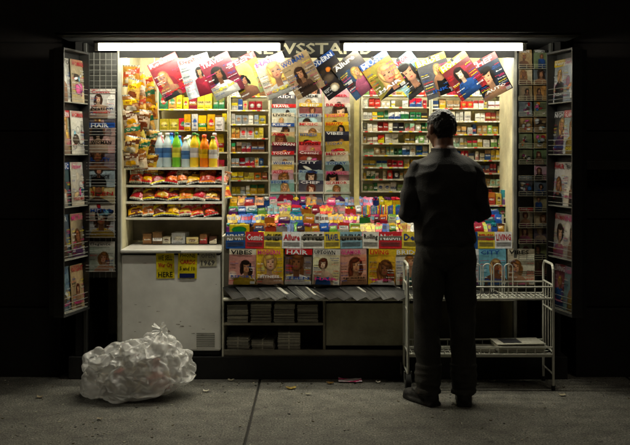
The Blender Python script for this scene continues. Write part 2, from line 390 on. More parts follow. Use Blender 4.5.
TY=[.02,.11,.20,.29,.38]; TZ=[.90,.955,1.01,1.065,1.12]
for y,z in zip(TY,TZ): mb.bx(cx0,cx1,y,y+.088,z-.06,z,(.75,.73,.65))
mb.bx(cx0,cx1,.47,.52,.60,1.15,(.6,.58,.5))
mb.obj('counter',M_WOOD,ns,bevel=.0015)

mb=MB()
def paper_stack(mb,x,y,z,w,d,h,r=R,M=None):
    n=int(h/.006)
    for i in range(n):
        g=r.uniform(.5,.85); mb.box((x+r.uniform(-.004,.004),y+r.uniform(-.004,.004),z+.003+i*.006),(w,d,.005),(g,g*.98,g*.9),M)
x=cx0+.02
while x+.15<X(323):
    paper_stack(mb,x+.07,.10,Z(322.5)+.001,.135,.22,R.uniform(.08,.125)); x+=R.uniform(.14,.16)
x=cx0+.02
while x+.16<X(322):
    h_=R.uniform(.06,.14); M=Matrix.Translation((x+.08,.12,zc+.022))@Matrix.Rotation(R.uniform(-.12,.12),4,'Z')
    paper_stack(mb,0,0,0,.145,.2,h_,M=M); mb.box((0,0,h_/2),(.008,.204,h_+.004),(.85,.83,.75),M); x+=.165
mb.obj('newspaper_bundles',M_PRINT)

# ================================================================ LIGHTS
def tube(xa,xb,y,z,strength,col=(1.0,.955,.77),rad=.019):
    e=empty('fluorescent_light')
    m=bpy.data.materials.new('tube_glow'); m.use_nodes=True; nt=m.node_tree
    nt.nodes.clear(); em=nt.nodes.new('ShaderNodeEmission'); out=nt.nodes.new('ShaderNodeOutputMaterial')
    em.inputs['Color'].default_value=(*col,1); em.inputs['Strength'].default_value=strength
    nt.links.new(em.outputs[0],out.inputs[0])
    a=MB(); a.cyl((xa,y,z),(xb,y,z),rad,(1,1,1),10); a.obj('tube',m,e)
    b=MB(); b.bx(xa-.03,xb+.03,y-.022,y+.045,z+rad+.006,z+rad+.022,(.3,.3,.28))
    for x in(xa-.012,xb+.012): b.bx(x-.012,x+.012,y-.018,y+.018,z-.02,z+rad+.006,(.8,.8,.75))
    b.obj('fixture',M_METAL,e)
ty=-.30
tube(X(99,ty),X(280,ty),ty,Z(47.5,ty),94); tube(X(344,ty),X(522,ty),ty,Z(47.5,ty),94)
tube(X(126,.3),X(285,.3),.26,2.175,88,rad=.017); tube(X(340,.3),X(505,.3),.26,2.175,88,rad=.017)

# ================================================================ HANGING MAGAZINES
mb=MB()
hang=[(170,77,24),(198,76,20),(222,76,26),(248,76,30),(275,76,24),(302,75,28),(330,75,30),(356,75,33),(383,75,28),(410,75,33),(436,76,24),(463,76,30),(490,77,27)]
hb=['c22033','f2eee2','7a2030','f4c724','f2eee2','d8b98a','1a1a1e','3a2c20','b8862a','7ec4dd','2a2a2e','b31f2a','1a1a1e']
for i,(px,py,a) in enumerate(hang):
    y=-.072-.007*(i%3)
    an=math.radians(a+R.uniform(-6,6)); w,h=.205,.268
    c=Vector((X(px,y),y,Z(py,y)))
    M=frame(c,(0,-1,0),an*1.0,0)@Matrix.Rotation(R.uniform(-.05,.1),4,'X')@Matrix.Translation((0,0,-h/2))
    cover(mb,M,w,h,bg=hb[i],thick=.003,dim=.8)
    mb.box((0,-.006,h-.006),(.016,.012,.022),(.12,.12,.12),M)
mb.obj('hanging_magazines',M_PRINT)

# ================================================================ SIDE RACKS
def wing(hx,ox,oy,sgn,name,dm):
    e=empty(name)
    h=Vector((hx,-.03,0)); o=Vector((ox,oy,0)); d=(o-h); L=d.length; d.normalize()
    n=Vector((0,0,1)).cross(d)
    if n.x*sgn<0: n=-n
    z0,z1=.478,2.14
    f=MB(); mid=(h+o)/2
    M=frame(mid,n)
    f.box((0,.03,(z0+z1)/2),(L,.03,z1-z0),(.10,.10,.10),M)
    for s in(-1,1): f.box((s*(L/2-.006),-.02,(z0+z1)/2),(.012,.068,z1-z0),(.16,.16,.155),M)
    f.box((0,-.02,z1+.005),(L,.07,.012),(.2,.2,.2),M); f.box((0,-.02,z0-.005),(L,.07,.012),(.2,.2,.2),M)
    p=MB(); nrow=5; pitch=(z1-z0)/nrow
    for k in range(nrow):
        zz=z0+k*pitch+.012
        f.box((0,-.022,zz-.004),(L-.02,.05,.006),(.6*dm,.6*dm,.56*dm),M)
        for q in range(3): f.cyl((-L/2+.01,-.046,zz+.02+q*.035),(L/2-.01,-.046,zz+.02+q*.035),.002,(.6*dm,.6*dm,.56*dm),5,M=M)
        for q in range(2):
            w=.20 if q else .18
            xx=(-.5+q)*(L*.47)
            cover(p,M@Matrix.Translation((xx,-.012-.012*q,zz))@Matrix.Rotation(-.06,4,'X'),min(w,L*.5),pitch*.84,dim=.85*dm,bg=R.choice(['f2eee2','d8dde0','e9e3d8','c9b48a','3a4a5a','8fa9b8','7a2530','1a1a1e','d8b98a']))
    f.obj('rack_frame',M_METAL,e); p.obj('magazines',M_PRINT,e)
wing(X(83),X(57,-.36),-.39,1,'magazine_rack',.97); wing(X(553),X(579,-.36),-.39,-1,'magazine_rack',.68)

e=empty('magazine_rack'); f=MB(); p=MB()
xa,xb=X(88),X(117.5); xm=(xa+xb)/2; W=xb-xa
f.bx(xa,xb,.03,.045,Z(278),2.16,(.25,.25,.23))
for q in range(6):
    xx=xa+W*q/5; f.cyl((xx,-.0,Z(278)),(xx,.0,2.16),.0022,(.5,.5,.47),5)
rows=[272,238,221,204,187,170,153,136,119]
for k,py in enumerate(rows):
    yy=-.035+k*.003; zz=Z(py,yy)
    for q in range(3): f.cyl((xa,yy-.03,zz+.008+q*.02),(xb,yy-.03,zz+.008+q*.02),.0018,(.6,.6,.57),5)
    cover(p,frame((xm,yy,zz),tilt=.05),W*.86,.20,dim=.85,bg=R.choice(['cfd3d6','e9e3d8','f2eee2','b9c2c8','7e8a92','c99a8a','ffffff']),dense=k in(0,1,8))
for q in range(7):
    zz=1.9+q*.035; f.cyl((xa,-.02,zz),(xb,-.02,zz),.0018,(.5,.5,.47),5)
f.obj('wire_frame',M_METAL,e); p.obj('magazines',M_PRINT,e)
e=empty('card_rack'); f=MB(); p=MB()
xa,xb=X(518),X(549); W=xb-xa
f.bx(xa,xb,.04,.055,Z(292),2.16,(.2,.2,.17))
for k in range(14):
    zz=Z(275)+k*.105
    for q in range(2):
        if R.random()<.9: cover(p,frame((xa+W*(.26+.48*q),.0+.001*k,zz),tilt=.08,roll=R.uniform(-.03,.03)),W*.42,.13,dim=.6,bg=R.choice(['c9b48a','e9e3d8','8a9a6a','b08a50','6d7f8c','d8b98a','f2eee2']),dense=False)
    for q in range(3): f.cyl((xa,-.03,zz+q*.014),(xb,-.03,zz+q*.014),.0017,(.5,.48,.4),5)
    for q in range(5): f.cyl((xa+W*q/4,-.03,zz),(xa+W*q/4,-.03,zz+.03),.0017,(.5,.48,.4),5)
f.obj('wire_frame',M_METAL,e); p.obj('cards',M_PRINT,e)

# ================================================================ COUNTER FRONT MAGAZINES
mb=MB()
x=X(229); i=0
tl=['VIBES','MODERN','HAIR','UPTOWN','GLAMOR','LIVING','BRIDE','STYLE','TODAY','CITY']
bgs=['f6ead2','f4c724','5a3a2a','e8e4da','d8a6a0','e7c22c','f2eee2','cfd3d6','ffffff','7ec4dd']
while x<X(508):
    w=.178; cover(mb,frame((x+w/2,-.035-.006*(i%2),Z(284)),tilt=.09,roll=R.uniform(-.03,.03)),w,.235,title=tl[i%10],bg=bgs[i%10]); x+=w+.006; i+=1
mb.obj('magazine_row',M_PRINT)
mb=MB(); x=X(226); i=0
while x<X(508):
    w=R.uniform(.10,.17); b=R.choice(['f2efe4','ffffff','f0e9d4','e6e6e6','f4d94a','d8323a','2557a0','8fb8c8'])
    M=frame((x+w/2,-.012-.003*(i%2),Z(247.5)),tilt=.12,roll=R.uniform(-.03,.03))
    mb.box((0,.006,.05),(w,.01,.11),hexc(b),M)
    text(mb,M,R.choice(TIT),0,.048,.042,-.0008,hexc(R.choice(['111111','1e3f93','c8102e','111111'])) if b not in('d8323a','2557a0') else (1,1,1),width=w*.86,align='c')
    for q in range(3): mb.rect(-w*.43,w*.43,.012+q*.01,.016+q*.01,-.0008,(.3,.3,.3),M)
    x+=w+.002; i+=1
mb.obj('folded_newspapers',M_PRINT)
mb=MB()  # folded papers laid on the sloping ledge, white fore-edge showing on one side
x=X(243); i=0
while x<X(506):
    M=Matrix.Translation((x,-.150,Z(299,-.13)+.006))@Matrix.Rotation(math.radians(R.uniform(20,27)),4,'X')@Matrix.Rotation(math.radians(R.uniform(24,42)),4,'Z')
    g=R.choice([.10,.13,.17,.09,.2])
    for q in range(3):
        mb.box((R.uniform(-.004,.004)+(.012 if q<2 else -.006),.09,q*.0035),(.100,.19,.0028),(.78,.77,.72) if q<2 else (g,g,g*.98),M)
    for q in range(6):
        gg=g*R.choice([.6,1.5,2.0]); ye=.18*R.uniform(.5,1); mb.add([(-.048+q*.013,.005,.0088),(-.040+q*.013,.005,.0088),(-.040+q*.013,ye,.0088),(-.048+q*.013,ye,.0088)],[(0,1,2,3)],(gg,gg,gg*.95),M)
    x+=.088; i+=1
mb.obj('laid_newspapers',M_PRINT)

# ================================================================ CANDY
CAND=['f7e017','f2b705','e23a2e','2a9d3c','1e5fc4','e8e4d8','f08a24','7b2d8b','5a2f1a','8fd14f','e6398b','15a0b8','b8b8b8','f7e017','1b2a6b','2f8f3a','e8c33a','c8102e','2557a0','a8203a']
mb=MB()
for t,(y,z) in enumerate(zip(TY,TZ)):
    x=cx0+.005
    while x<cx1-.05:
        w=R.uniform(.03,.075); c1=muted(hexc(R.choice(CAND)),R,.15); c2=muted(hexc(R.choice(CAND)),R,.15)
        tp=R.random()
        if tp<.4:
            wt=w; mb.box((x+wt/2,y+.04,z+.012),(wt,.075,.024),c2)
            for q in range(5):
                Mx=Matrix.Translation((x+wt/2+R.uniform(-.003,.003),y+.008+q*.015,z+.006))@Matrix.Rotation(-R.uniform(.1,.6),4,'X')@Matrix.Rotation(R.uniform(-.14,.14),4,'Y')
                hb_=R.uniform(.045,.062); mb.box((0,0,hb_/2),(wt*.9,.009,hb_),c1,Mx); mb.rect(-wt*.4,wt*.4,.02,.042,-.0052,c2,Mx)
                text(mb,Mx,'CHOC' if q%2 else 'MINT',0,.026,.011,-.006,(1,1,1) if sum(c2)<1.7 else (.1,.1,.1),width=wt*.6,align='c')
            x+=wt+.004
        elif tp<.6:
            mb.box((x+w/2,y+.04,z+.02),(w,.06,.04),c1); 
            for q in range(9):
                M=Matrix.Translation((x+w*R.uniform(.15,.85),y+R.uniform(.015,.065),z+.045+R.uniform(0,.012)))@Matrix.Rotation(R.uniform(0,3),4,'Z')@Matrix.Rotation(R.uniform(-.8,.8),4,'X'); mb.box((0,0,0),(.03,.014,.012),hexc(R.choice(CAND)) if tp<.5 else c2,M)
            x+=w+.004
        else:
            for q in range(R.randint(1,4)):
                ww=R.uniform(.016,.03)
                if x+ww>cx1: break
                for dd in range(3):
                    Mx=Matrix.Translation((x+ww/2,y+.012+dd*.024,z+.004+dd*.004))@Matrix.Rotation(-R.uniform(.4,.9),4,'X')@Matrix.Rotation(R.uniform(-.3,.3),4,'Y')
                    mb.box((0,0,.03),(ww,.008,.06),c1,Mx); mb.rect(-ww*.4,ww*.4,.022,.048,-.0048,c2,Mx)
                x+=ww+.002
mb.box((X(240,.1),.05,.985),(.13,.04,.06),hexc('f7e017')); mb.ell(X(240,.1),.985,.05,.02,.0285,hexc('2a9d3c'))
for q in range(30):
    mb.cyl((X(362,.3)+q*.009,.27,1.07),(X(362,.3)+q*.009,.27,1.13+.006*math.sin(q*5)),.0038,hexc(R.choice(['1e5fc4','1e5fc4','e23a2e','f7e017','15a0b8'])),6)
mb.obj('candy_display',M_PACK)

# ================================================================ BACK SHELVES
sh=MB(); pk=MB()
def shelf_unit(px0,px1,lines,y,pal,fillf=.9,wr=(.03,.055),d=.07,edge=(.82,.8,.7),rep=3):
    x0,x1=X(px0,y),X(px1,y)
    zs=[Z(l,y) for l in lines]
    for s in(x0,x1): sh.bx(s-.005,s+.005,y,y+.14,zs[-1]-.01,zs[0]+.14,edge)
    for i,z in enumerate(zs):
        sh.bx(x0+.005,x1-.005,y-.004,y+.14,z-.01,z,edge)
        hh=((zs[i-1]-z) if i>0 else .13)-.012
        fill(pk,x0+.01,x1-.008,z+.001,y+.006,(hh*fillf*.62,hh*fillf),wr,d,pal,rep=rep)
        x=x0+.02
        while x<x1-.03:
            if R.random()<.6: sh.rect(x,x+.022,z-.009,z-.001,y-.0052,hexc(R.choice(['ffffff','f7e017','ffffff','e23a2e'])))
            x+=.035
TOB=['f4f2e8','c8102e','1e7a44','d8b23a','1e4fa3','e8e4d0','8fc15f','e7c017','f0eee8','98c8a8','d68080','c82a1e','2557a0','e8dcc0','c89a5a','f4f2e8','2a2a2e','d8d4c0']
YP=['f7e017','f2b705','e9d25a','e4e2d8','1e4fa3','e0cf90','c8102e','8a5a2a','2a8e5a','e8e8e0','f08a24','a8bdd0','f7e017']
shelf_unit(158,228,[88,109,130,152,176],.58,['f7e017','d8b23a','8fa03a','c98e35','8a5a2a','2a8e5a','e8e4d0','e8d27a','c8102e'],wr=(.03,.07),rep=2)
shelf_unit(230,269,[96,110,124,138,152,166,180,194],.55,YP,wr=(.025,.05),rep=2)
shelf_unit(362,430,[95,107,119,131,143,155,167,179,191],.52,TOB,wr=(.02,.045),rep=2)
shelf_unit(432,512,[95,108,121,134,147,160,173,186,199],.52,TOB+['c89a5a','b08a50'],wr=(.02,.045),rep=2)
mb2=MB()
mb2.bx(X(354,.4),X(359,.4),.38,.42,1.12,2.2,(.85,.8,.55))
mb2.obj('interior_post',M_METAL,ns)
shelf_unit(456,512,[205,217,229],.30,CAND,wr=(.03,.05))
sh.obj('shelves',M_METAL,ns); pk.obj('packaged_goods',M_PACK)

e=empty('magazine_rack'); f=MB(); p=MB()
y0=.42
for cidx,(a,b) in enumerate([(270,296),(297,323),(324,351)]):
    xa,xb=X(a,y0),X(b,y0); w=(xb-xa)
    for k in range(11):
        z=Z(200,y0)-.02+k*.068; yy=y0+k*.012
        cover(p,frame(((xa+xb)/2+R.uniform(-.004,.004),yy,z+R.uniform(-.006,.006)),tilt=.05,roll=R.uniform(-.03,.03)),w*R.uniform(.82,.95),.16,dense=False,dim=.95,bg=R.choice(['f2eee2','ffffff','e0a0b0','d9262c','a8c4d0','d4b040','e9e3d8','efe6d0','d8dde0','f2eee2','d8b98a','2a2a3a','7a2530','f4c724']))
        f.bx(xa,xb,yy-.016,yy-.012,z-.004,z+.010,(.75,.75,.7))
    f.cyl((xa-.003,y0-.01,1.1),(xa-.003,y0+.1,1.97),.004,(.7,.7,.66))
f.obj('wire_frame',M_METAL,e); p.obj('magazines',M_PRINT,e)

# snack shelf over freezer
e=empty('snack_shelf'); f=MB(); sn=MB(); bxs=MB(); y=.24
x0,x1=X(124,y),X(222,y)
for l in(168,185.5,202,218): f.bx(x0,x1,y,y+.28,Z(l,y)-.012,Z(l,y)+.004,(.9,.89,.84))
for s in(x0-.006,x1+.006): f.bx(s-.006,s+.006,y-.002,y+.28,.87,Z(167,y),(.85,.84,.78))
f.bx(x0,x1,y+.28,y+.29,.87,Z(167,y),(.5,.46,.36))
f.obj('shelf_unit',M_METAL,e)
SP=['a82f1a','8a4f1a','e24a1a','c8102e','d3a62a','9d2f3a','e87a2a','6a3215','c84a20','f2b705']
for l in(185.5,202,218):
    for row in range(2):
        x=x0+.03
        while x<x1-.05:
            w=R.uniform(.09,.12)
            M=Matrix.Translation((x+w/2,y+.006+row*.09,Z(l,y)+.014))@Matrix.Rotation(math.radians(-44+R.uniform(-6,10)),4,'X')@Matrix.Rotation(R.uniform(-.3,.3),4,'Y')
            bag(sn,M,w,.13,hexc(R.choice(SP)),hexc(R.choice(['f7e017','e8dcc0','d81f26','f08a24','5a2f1a'])),hexc(R.choice(SP)),puff=.018)
            x+=w*.8
sn.obj('snacks',M_FOIL,e)
fill(bxs,x0+.03,x1-.03,.865,y+.05,(.04,.085),(.05,.10),.12,['c8b070','8a5a2a','a86030','e8dcc0','5a2f1a','d8dde0'],miss=.1,rep=1)
bxs.obj('cartons',M_PACK,e)

mb=MB()
CB=['d8b33a','b97e35','e0cc5a','a3762a','d9b05a','b8a488','e7d017','8a5a2a']
for c in range(3):
    for k in range(7):
        px=131+c*9.5; py=168-k*13.5+c*3
        yy=.10+c*.09+R.uniform(-.01,.01)
        M=frame((X(px,yy)+R.uniform(-.015,.015),yy,Z(py,yy)),tilt=-.15+R.uniform(-.1,.1),roll=R.uniform(-.25,.25))@Matrix.Rotation(R.uniform(-.5,.5),4,'Z')
        bag(mb,M,R.uniform(.085,.12),R.uniform(.12,.15),hexc(R.choice(CB)),hexc(R.choice(['5a2f1a','d7d0b8','a83a1a','e7c017','2a6e4a','7a4a1a'])),hexc(R.choice(['7a3a1a','c8bca0','b0702a','d29705'])),puff=.024)
    mb.cyl((X(131+c*9.5,.14),.12+c*.1,1.35),(X(131+c*9.5,.14),.12+c*.1,2.2),.0015,(.8,.8,.7),5)
mb.obj('chip_bags',M_FOIL)

mb=MB()
def bottle(x,y,z,kind):
    pal={'water':((.74,.82,.84),(.3,.5,.75),(.95,.95,.95)),'lime':((.45,.75,.2),(.9,.9,.3),(.1,.5,.2)),'orange':((.95,.5,.1),(.95,.75,.1),(.9,.3,.1)),
         'cola':((.15,.05,.03),(.8,.1,.1),(.8,.1,.1)),'juice':((.95,.8,.2),(.9,.9,.9),(.2,.5,.2)),'blue':((.2,.6,.85),(.9,.9,.95),(.1,.3,.7)),'pink':((.85,.35,.4),(.95,.95,.9),(.9,.9,.9))}[kind]
    b,l,c=pal; s=R.uniform(.85,1.12)*.82; hi=tuple(min(1,v*1.15) for v in b)
    prof=[(.001,0),(.03,0),(.033,.01),(.032,.07),(.033,.075),(.033,.11),(.033,.15),(.031,.155),(.033,.17),(.024,.205),(.013,.235),(.013,.245),(.016,.246),(.016,.265),(.001,.266)]
    cols=[b,b,b,b,l,tuple(v*.75 for v in l),b,b,hi,hi,hi,c,c,c]
    mb.lathe([(r_*.95,z_*s) for r_,z_ in prof],cols,(x,y,z))
zb=Z(168,y)+.005
kinds=['water','water','water','lime','juice','orange','blue','pink','water','cola']
x=X(160,.33); i=0
while x<X(220,.33):
    for row in range(3):
        bottle(x+R.uniform(-.004,.004),y+.035+row*.075,zb,['water','water','lime','water','juice','orange','juice','pink','blue'][min(8,i)] if row==0 else R.choice(kinds))
    x+=.062; i+=1
mb.obj('drink_bottles',M_BOTTLE)
mb=MB(); 
fill(mb,X(184,.5),X(226,.5),Z(131,.52),.5,(.10,.15),(.04,.06),.06,['f7e017','1e4fa3','c8102e','f2b705','e8e8e8','2a9d3c'],rep=2)
mb.obj('drink_cartons',M_PACK)

# ================================================================ FREEZER
e=empty('chest_freezer'); mb=MB()
fx0,fx1=X(121.5),X(221); zt=Z(249)
fz0=Z(355)
mb.bx(fx0,fx1,-.018,.56,fz0+.03,zt-.037,(.95,.945,.92))
mb.obj('body',M_ENAMEL,e,bevel=.012)
mb=MB(); mb.bx(fx0-.004,fx1+.004,-.034,.565,zt-.026,zt,(.9,.89,.86)); mb.obj('lid',M_ENAMEL,e,bevel=.009)
mb=MB(); mb.bx(fx0+.006,fx1-.006,-.008,.55,zt-.038,zt-.025,(.06,.06,.06)); mb.bx(fx0+.01,fx1-.01,.0,.55,fz0+.001,fz0+.032,(.08,.08,.08))
mb.bx(fx0+.30,fx0+.40,-.046,-.033,zt-.022,zt-.008,(.5,.5,.48))
for q in range(7): mb.bx(fx1-.16,fx1-.04,-.0215,-.018,fz0+.06+q*.014,fz0+.066+q*.014,(.62,.62,.58))
mb.obj('seal_and_vents',M_DARK,e)
mb=MB(); rr=random.Random(5)
for i in range(46):
    x=rr.uniform(fx0+.02,fx1-.02); z=rr.uniform(fz0+.04,fz0+.2) if rr.random()<.6 else rr.uniform(fz0+.04,zt-.05); l_=rr.uniform(.004,.03)
    c=rr.choice([(.45,.36,.26),(.55,.52,.45),(.35,.28,.2)])
    mb.poly([(x,z),(x+l_,z+rr.uniform(-.003,.003)),(x+l_*.8,z+rr.uniform(.001,.004)),(x+.002,z+rr.uniform(.001,.004))],-.0188,c)
mb.obj('scuffs',M_WOOD,e)
mb=MB(); YL=hexc('f2dc1e')
def stick(px0,px1,py0,py1,lines,bg,roll=0):
    w=X(px1)-X(px0); h=Z(py0)-Z(py1); M=frame(((X(px0)+X(px1))/2,-.0205,Z(py1)),roll=roll)
    mb.box((0,.0008,h/2),(w,.0016,h),bg,M)
    n=len(lines)
    for i,(t,c,big) in enumerate(lines):
        zz=h*(1-(i+1)/n)+h*.05; text(mb,M,t,0,zz,h/n*.62*big,-.0008,c,width=w*.8,align='c')
DKc=(.1,.1,.1); RD=hexc('c8102e')
stick(157,175,253,278,[('WE SELL',DKc,1),('War Cry',RD,1.2),('HERE',DKc,1)],YL,.02)
stick(178,197,252,278,[('PHONE',DKc,1),('CARDS',RD,1.1),('5 and 10',DKc,1),('DOLLARS',DKc,.8)],YL,-.03)
mb.bx(X(180),X(195),-.0232,-.0221,Z(277.5),Z(273),(.1,.15,.4))
stick(200,217,251,266,[('OPEN',hexc('777777'),1),('1969',hexc('555555'),1.2)],(.8,.78,.66),.03)
mb.obj('stickers',M_PRINT,e)

# ================================================================ WIRE CART
e=empty('wire_cart'); mb=MB(); WC=(.85,.85,.8)
xa,xb=.585,1.50; yf,yb=-.335,-.06; r=.0085
for x in(xa,xb):
    pts=[(x,yf,.0 if x==xb else .07)]
    pts+=[(x,yf,.74)]
    for k in range(5):
        a=math.pi-(math.pi/2)*k/4; pts.append((x,yf+.05+.05*math.cos(a),.74+.05*math.sin(a)))
    for k in range(5):
        a=math.pi/2-(math.pi/2)*k/4; pts.append((x,yb-.05+.05*math.cos(a),.74+.05*math.sin(a)))
    pts+=[(x,yb,.0 if x==xb else .07)]
    mb.path(pts,r,WC,8)
    for z in(.10,.24,.50,.66): mb.cyl((x,yf,z),(x,yb,z),.006,WC)
    for q in range(1,4): yy=yf+(yb-yf)*q/4; mb.cyl((x,yy,.24),(x,yy,.66),.0035,WC)
for z,rim in((.575,.075),(.225,.045)):
    for y_ in(yf,yb):
        mb.cyl((xa,y_,z),(xb,y_,z),.007,WC); mb.cyl((xa,y_,z+rim),(xb,y_,z+rim),.006,WC)
        n=16
        for q in range(1,n): xx=xa+(xb-xa)*q/n; mb.cyl((xx,y_,z),(xx,y_,z+rim),.003,WC,5)
    for q in range(1,30): xx=xa+(xb-xa)*q/30; mb.cyl((xx,yf,z),(xx,yb,z),.003,WC,5)
    for q in range(1,4): yy=yf+(yb-yf)*q/4; mb.cyl((xa,yy,z-.004),(xb,yy,z-.004),.004,WC,5)
mb.bx(xa+.01,xb-.01,yf+.005,yf+.012,.208,.222,WC)
for xx in(1.03,1.10,1.17,1.24):
    pts=[(xx,yb-.02,.57)]
    for k in range(9):
        a=math.pi*k/8; pts.append((xx+.028-.028*math.cos(a),yb-.02,.74+.028*math.sin(a)))
    pts.append((xx+.056,yb-.02,.57)); mb.path(pts,.004,WC,6)
mb.obj('wire_frame',M_ENAMEL,e)
mb=MB()
for y_ in(yf,yb):
    mb.cyl((xa-.016,y_,.052),(xa+.016,y_,.052),.052,(.07,.07,.07),20); mb.cyl((xa-.02,y_,.052),(xa+.02,y_,.052),.022,(.5,.5,.48),12)
    mb.bx(xa-.024,xa-.018,y_-.012,y_+.012,.045,.12,(.5,.5,.48)); mb.bx(xa+.018,xa+.024,y_-.012,y_+.012,.045,.12,(.5,.5,.48))
    mb.cyl((xb,y_,0),(xb,y_,.03),.013,(.1,.1,.1),10)
mb.obj('wheels',M_DARK,e)
mb=MB()
M=Matrix.Translation((1.30,-.2,.232))@Matrix.Rotation(.08,4,'Z')
paper_stack(mb,0,0,0,.30,.2,.045,M=M)
mb.box((0,0,.052),(.31,.21,.005),(.85,.84,.78),M); mb.box((-.05,-.0,.057),(.12,.14,.002),(.25,.25,.27),M)
M=Matrix.Translation((1.05,-.19,.232))@Matrix.Rotation(-.1,4,'Z'); paper_stack(mb,0,0,0,.2,.17,.02,M=M)
mb.obj('newspaper_stack',M_PRINT)

# ================================================================ TRASH BAG (cloth settled over its contents)
def coords_normals(me):
    n=len(me.vertices); c=np.zeros(n*3); me.vertices.foreach_get('co',c)
    nr=np.zeros(n*3); me.vertex_normals.foreach_get('vector',nr)
    return c.reshape(-1,3),nr.reshape(-1,3)
def trash():
    e=empty('trash_bag'); cx,cy=X(136,-.5),-.48
    bm=bmesh.new()
    for (x,y,z,a,b,c) in [(-.10,0,.12,.18,.16,.12),(.06,.0,.20,.12,.14,.15),(-.01,.03,.18,.13,.11,.12),(-.20,-.03,.09,.10,.11,.08),(.18,-.03,.18,.09,.10,.14),(.24,-.04,.06,.09,.10,.05),(.06,-.12,.12,.10,.08,.09),(-.08,-.13,.08,.08,.07,.07)]:
        bmesh.ops.create_icosphere(bm,subdivisions=3,radius=1,matrix=Matrix.Translation((cx+x,cy+y,z))@Matrix.Diagonal((a,b,c,1)))
    for v in bm.verts:
        v.co+=Vector((noise.noise(v.co*9),noise.noise(v.co*9+Vector((5,0,0))),noise.noise(v.co*9+Vector((0,5,0)))))*.05
        v.co.z=max(.01,v.co.z)
    me=bpy.data.meshes.new('c'); bm.to_mesh(me); bm.free()
    col=bpy.data.objects.new('c',me); scene.collection.objects.link(col)
    col.modifiers.new('c','COLLISION'); col.collision.thickness_outer=.008; col.collision.cloth_friction=5
    pm=bpy.data.meshes.new('f'); pm.from_pydata([(-3,-3,0),(3,-3,0),(3,3,0),(-3,3,0)],[],[(0,1,2,3)])
    fl=bpy.data.objects.new('f',pm); scene.collection.objects.link(fl); fl.modifiers.new('c','COLLISION'); fl.collision.thickness_outer=.006; fl.collision.cloth_friction=30
    bm=bmesh.new(); bmesh.ops.create_icosphere(bm,subdivisions=6,radius=1)
    for v in bm.verts:
        n=v.co.copy(); k=1+.10*noise.noise(n*2.5)+.07*noise.noise(n*5)+.03*noise.noise(n*9)
        v.co=Vector((n.x*.375*k+cx,n.y*.285*k+cy,n.z*.29*k+.30))
    me=bpy.data.meshes.new('bag_skin'); bm.to_mesh(me); bm.free()
    ob=bpy.data.objects.new('bag_sim',me); scene.collection.objects.link(ob)
    cl=ob.modifiers.new('cl','CLOTH'); s=cl.settings
    s.quality=6; s.mass=.12; s.tension_stiffness=40; s.compression_stiffness=40; s.shear_stiffness=20; s.bending_stiffness=.06; s.air_damping=1.2
    cl.collision_settings.distance_min=.004; cl.collision_settings.use_self_collision=False; cl.collision_settings.collision_quality=2
    scene.frame_start=1; scene.frame_end=60
    cl.point_cache.frame_start=1; cl.point_cache.frame_end=60
    for f_ in range(1,27): scene.frame_set(f_)
    ss=ob.modifiers.new('s','SUBSURF'); ss.levels=1
    dg=bpy.context.evaluated_depsgraph_get(); me2=bpy.data.meshes.new_from_object(ob.evaluated_get(dg))
    for o in(ob,col,fl): bpy.data.objects.remove(o)
    scene.frame_set(1)
    C,N=coords_normals(me2)
    ti=np.argmax(C[:,2]-.35*np.abs(C[:,0]-(cx+.13))-.3*np.abs(C[:,1]-cy)); top=Vector(C[ti])
    # soft straight creases of thin film, fading in and out
    rr=np.random.RandomState(4); disp=np.zeros(len(C))
    ns=np.array([[noise.noise(Vector(c)*4+Vector((k*7.3,0,0))) for k in range(5)] for c in C])
    for k in range(10):
        d=rr.normal(size=3); d/=np.linalg.norm(d); per=rr.uniform(.10,.24); ph=rr.uniform(0,1)
        u=(C@d)/per+ph+.3*ns[:,k%5]
        tri=np.abs((u%1)*2-1)-.5
        mask=np.clip(.4+2.0*ns[:,(k*2+1)%5],0,1)
        disp+=tri*per*.042*mask
    dx=C[:,0]-top.x; dy=C[:,1]-top.y; phi=np.arctan2(dy,dx); rad=np.sqrt(dx**2+dy**2+(C[:,2]-top.z)**2)
    disp+=(np.abs(((phi*13/(2*math.pi)+.8*ns[:,2])%1)*2-1)-.5)*.024*np.exp(-(rad/.24)**2)*np.clip(rad/.05,0,1)
    disp*=np.clip(.3+C[:,2]*6,0,1)
    out=C+N*disp[:,None]
    pull=np.exp(-(rad/.055)**2); out[:,2]+=.035*pull; out[:,0]+=.03*pull          # gathered peak
    out[:,2]=np.maximum(out[:,2],.004)
    me2.vertices.foreach_set('co',out.ravel()); me2.update()
    me2.polygons.foreach_set('use_smooth',np.ones(len(me2.polygons),bool))
    me2.name='bag_skin'
    m=bpy.data.materials.new('plastic_bag'); m.use_nodes=True; nt=m.node_tree; b=nt.nodes['Principled BSDF']
    tc=nt.nodes.new('ShaderNodeTexCoord'); nz=nt.nodes.new('ShaderNodeTexNoise'); nz.inputs['Scale'].default_value=4; nz.inputs['Detail'].default_value=3
    nt.links.new(tc.outputs['Object'],nz.inputs['Vector'])
    b.inputs['Base Color'].default_value=(.86,.86,.85,1); b.inputs['Roughness'].default_value=.2; b.inputs['Specular IOR Level'].default_value=1.0; b.inputs['Coat Weight'].default_value=.7; b.inputs['Coat Roughness'].default_value=.1
    tl=nt.nodes.new('ShaderNodeBsdfTranslucent'); tl.inputs['Color'].default_value=(.9,.89,.86,1)
    tp=nt.nodes.new('ShaderNodeBsdfTransparent')
    m1=nt.nodes.new('ShaderNodeMixShader'); m1.inputs[0].default_value=.25
    m2=nt.nodes.new('ShaderNodeMixShader')
    mr=nt.nodes.new('ShaderNodeMapRange'); mr.inputs['From Min'].default_value=.36; mr.inputs['From Max'].default_value=.64; mr.inputs['To Min'].default_value=.25; mr.inputs['To Max'].default_value=.5
